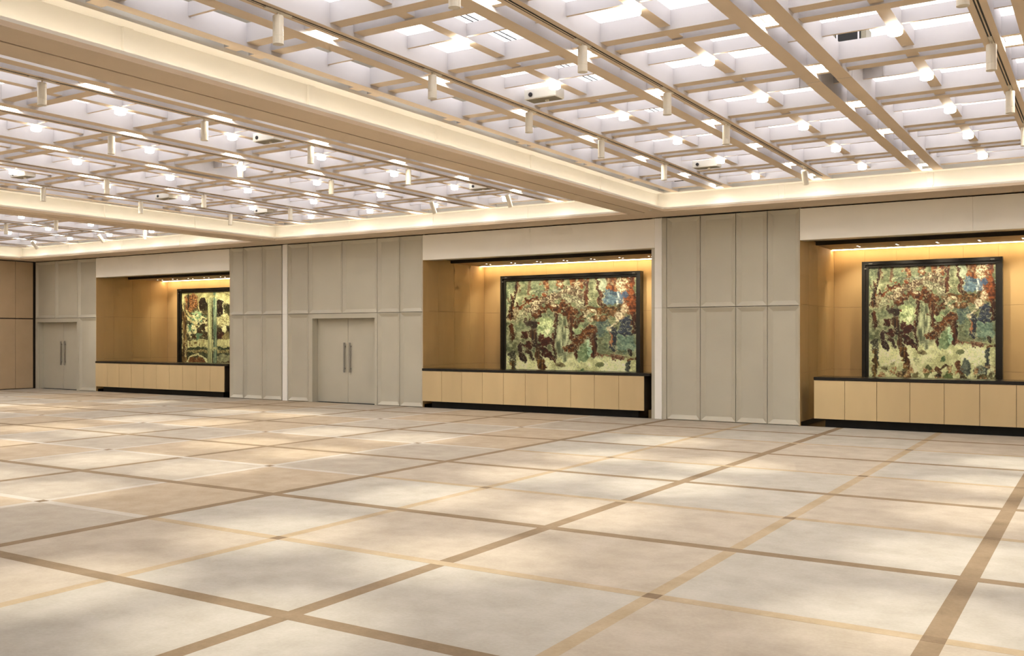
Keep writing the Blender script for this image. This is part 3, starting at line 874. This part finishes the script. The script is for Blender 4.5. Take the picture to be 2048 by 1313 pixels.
# hanging spotlights on the tracks
BODY = lathe([(.034, -.262), (.0455, -.266), (.0455, -.205), (.0435, -.204), (.0435, -.201), (.0455, -.2), (.0455, -.034), (.042, -.028)], 20, ['metal_cream'])
LENS = lathe([(.030, -.259), (.034, -.2585)], 16, ['bulb'])
RING = lathe([(.034, -.262), (.0468, -.268), (.0468, -.26)], 20, ['metal_cream'])
STEM = lathe([(.010, -.032), (.010, .0)], 10, ['metal_cream'])
ADAPT = bbox_mesh(.034, .30, .016, ('metal_cream',), .003)
def spotlight(x, y, label, tilt=0.0, swing=0.0, w=SPOT_W, group='hanging track spotlights'):
    t = thing('spotlight', label, 'spotlight', (x, y, ZJ), group)
    obj('adapter', ADAPT, t, (x, y, ZJ - .014))
    if tilt:
        obj('stem', STEM, t, (x, y, ZJ - .012))
        e = (tilt, 0, swing)
        from mathutils import Euler
        R = Euler(e).to_matrix()
        pv = Vector((x, y, ZJ - .045))
        for nm, me in (('body', BODY), ('lens', LENS), ('rim', RING)):
            q = obj(nm, me, t, pv, e)
        lp = pv + R @ Vector((0, 0, -.275)); le = e
    else:
        obj('stem', STEM, t, (x, y, ZJ - .012))
        for nm, me in (('body', BODY), ('lens', LENS), ('rim', RING)):
            obj(nm, me, t, (x, y, ZJ - .012))
        lp = Vector((x, y, ZJ - .29)); le = (0, 0, 0)
    ld = bpy.data.lights.new('spotlight_beam', 'SPOT')
    ld.energy = w; ld.color = (1, .94, .80); ld.spot_size = math.radians(29); ld.spot_blend = 1.0; ld.shadow_soft_size = .035
    o = obj('spotlight_beam', ld, t, lp); o.rotation_euler = le
    return t
# (vertical positions along each track, tilted one next to the wall or None), tracks from left to right
SPOTS = [[([3.8, 5.77, 7.93, 9.87, 11.80, 13.99], None), ([3.8, 5.83, 7.88, 9.89, 11.81], 15.47), ([3.8, 5.8, 7.80, 9.83, 11.82, 13.95], None), ([5.8, 7.8, 9.83, 11.82], 15.47)],
         [([3.9, 6.0, 8.1, 10.20, 12.26, 14.56], None), ([3.9, 6.0, 8.1, 10.25, 12.33, 14.60], None), ([3.9, 5.96, 8.05, 10.30, 12.34], 15.2), ([3.9, 5.96, 8.11, 9.99, 12.22], 15.2)],
         [([8.9, 11.0, 13.1], None), ([8.9, 11.0, 13.1], 15.6), ([8.9, 11.0, 13.0], 15.45), ([8.9, 11.1, 13.15, 15.55], None)]]
cnt = {}
for bi, tx in TRACKS:
    ti = cnt.get(bi, 0)
    cnt[bi] = ti + 1
    ups, tl = SPOTS[bi][ti]
    for k, y in enumerate(ups):
        spotlight(tx, y, 'cream cylinder spotlight, %s upright from wall on %s track from left, %s' % (ORD[len(ups) - 1 - k], ORD[ti], BAYNAME[bi]))
    if tl:
        spotlight(tx, tl, 'cream spotlight tilted at the long wall, %s track from left, %s' % (ORD[ti], BAYNAME[bi]), tilt=math.radians(40 if bi == 2 else 30), w=SPOT_W * .2, group='tilted wall spotlights')

# ------------------------------------------------------------------ projectors and small fittings in the lattice
def projector(x, y, label):
    """front left lower corner at x, y"""
    w, d, h, z = .42, .21, .12, 4.40
    p = thing('projector', label, 'projector', (x + w / 2, y + d / 2, z), 'projectors in the lattice')
    box('body', x, x + w, y, y + d, z, z + h, 'proj', p, c=.008)
    box('underside', x + .02, x + w - .02, y + .02, y + d - .012, z - .004, z + .001, 'vent', p)
    r = obj('lens', lathe([(.026, 0), (.026, .012), (.02, .016), (.017, .012)], 16, ['lens']), p, (x + .09, y + .001, z + .05), (math.pi / 2, 0, 0))
    box('drop_rod', x + w * .62 - .008, x + w * .62 + .008, y + d * .5 - .008, y + d * .5 + .008, z + h, ZUP, 'proj', p)
    obj('cable_ring', lathe([(.018, -.02), (.022, -.02), (.022, 0)], 12, ['metal_cream']), p, (x + w * .58, y + d * .55, z - .003))
PROJ = [(-5.76, 9.48, 'white projector box hung in the right-hand lattice among the nearer cells'), (-5.76, 14.76, 'white projector box near the long wall in the right-hand lattice'),
        (-10.25, 9.49, 'white projector box beside the first beam in the middle lattice'), (-10.13, 14.70, 'white projector box by the wall in the middle lattice'),
        (-16.10, 9.40, 'white projector box above the second beam at the left edge'), (-16.16, 12.40, 'white projector box halfway along the second beam'), (-16.16, 15.0, 'white projector box nearest the wall beside the second beam')]
for p in PROJ:
    projector(*p)

for x, y, lab in ((-6.62, 16.35, 'black ceiling sensor bar in the corner of the right-hand lattice'), (-28.0, 16.2, 'black ceiling sensor bar in the corner of the far left lattice')):
    s = thing('sensor_bar', lab, 'sensor', (x, y, ZT), 'black sensor bars')
    box('bar', x - .10, x + .10, y - .012, y + .012, ZX + .05, ZX + .066, 'track', s)
    obj('dome', lathe([(.0, 0), (.03, .012), (.045, .03), (.02, .05)], 12, ['track']), s, (x + .02, y, ZX + .075))
    box('stem', x + .01, x + .03, y - .01, y + .01, ZX + .12, ZUP, 'lat', s)

# suspended unit and conduits in the void above the right-hand lattice
u = thing('air_unit', 'dark suspended fan unit seen through the right-hand lattice', 'air unit', (-2.35, 10.65, 4.78))
box('body', -2.53, -2.17, 10.5, 10.8, 4.78, 4.95, 'vent', u, c=.02)
box('grille', -2.48, -2.22, 10.49, 10.502, 4.80, 4.91, 'track', u)
for rx in (-2.46, -2.24):
    box('drop_rod', rx - .008, rx + .008, 10.478, 10.494, 4.75, ZUP, 'lat', u)
for cx in (-5.74, -5.67):
    c = obj('conduit', box_mesh(.008, 9.0, .008, ('track',)), None, (cx, 9.2, 5.0))
    tag(c, 'thin black conduit above the right-hand lattice, ' + ('left' if cx < -5.7 else 'right') + ' of two', 'conduit', 'conduits over the lattice')
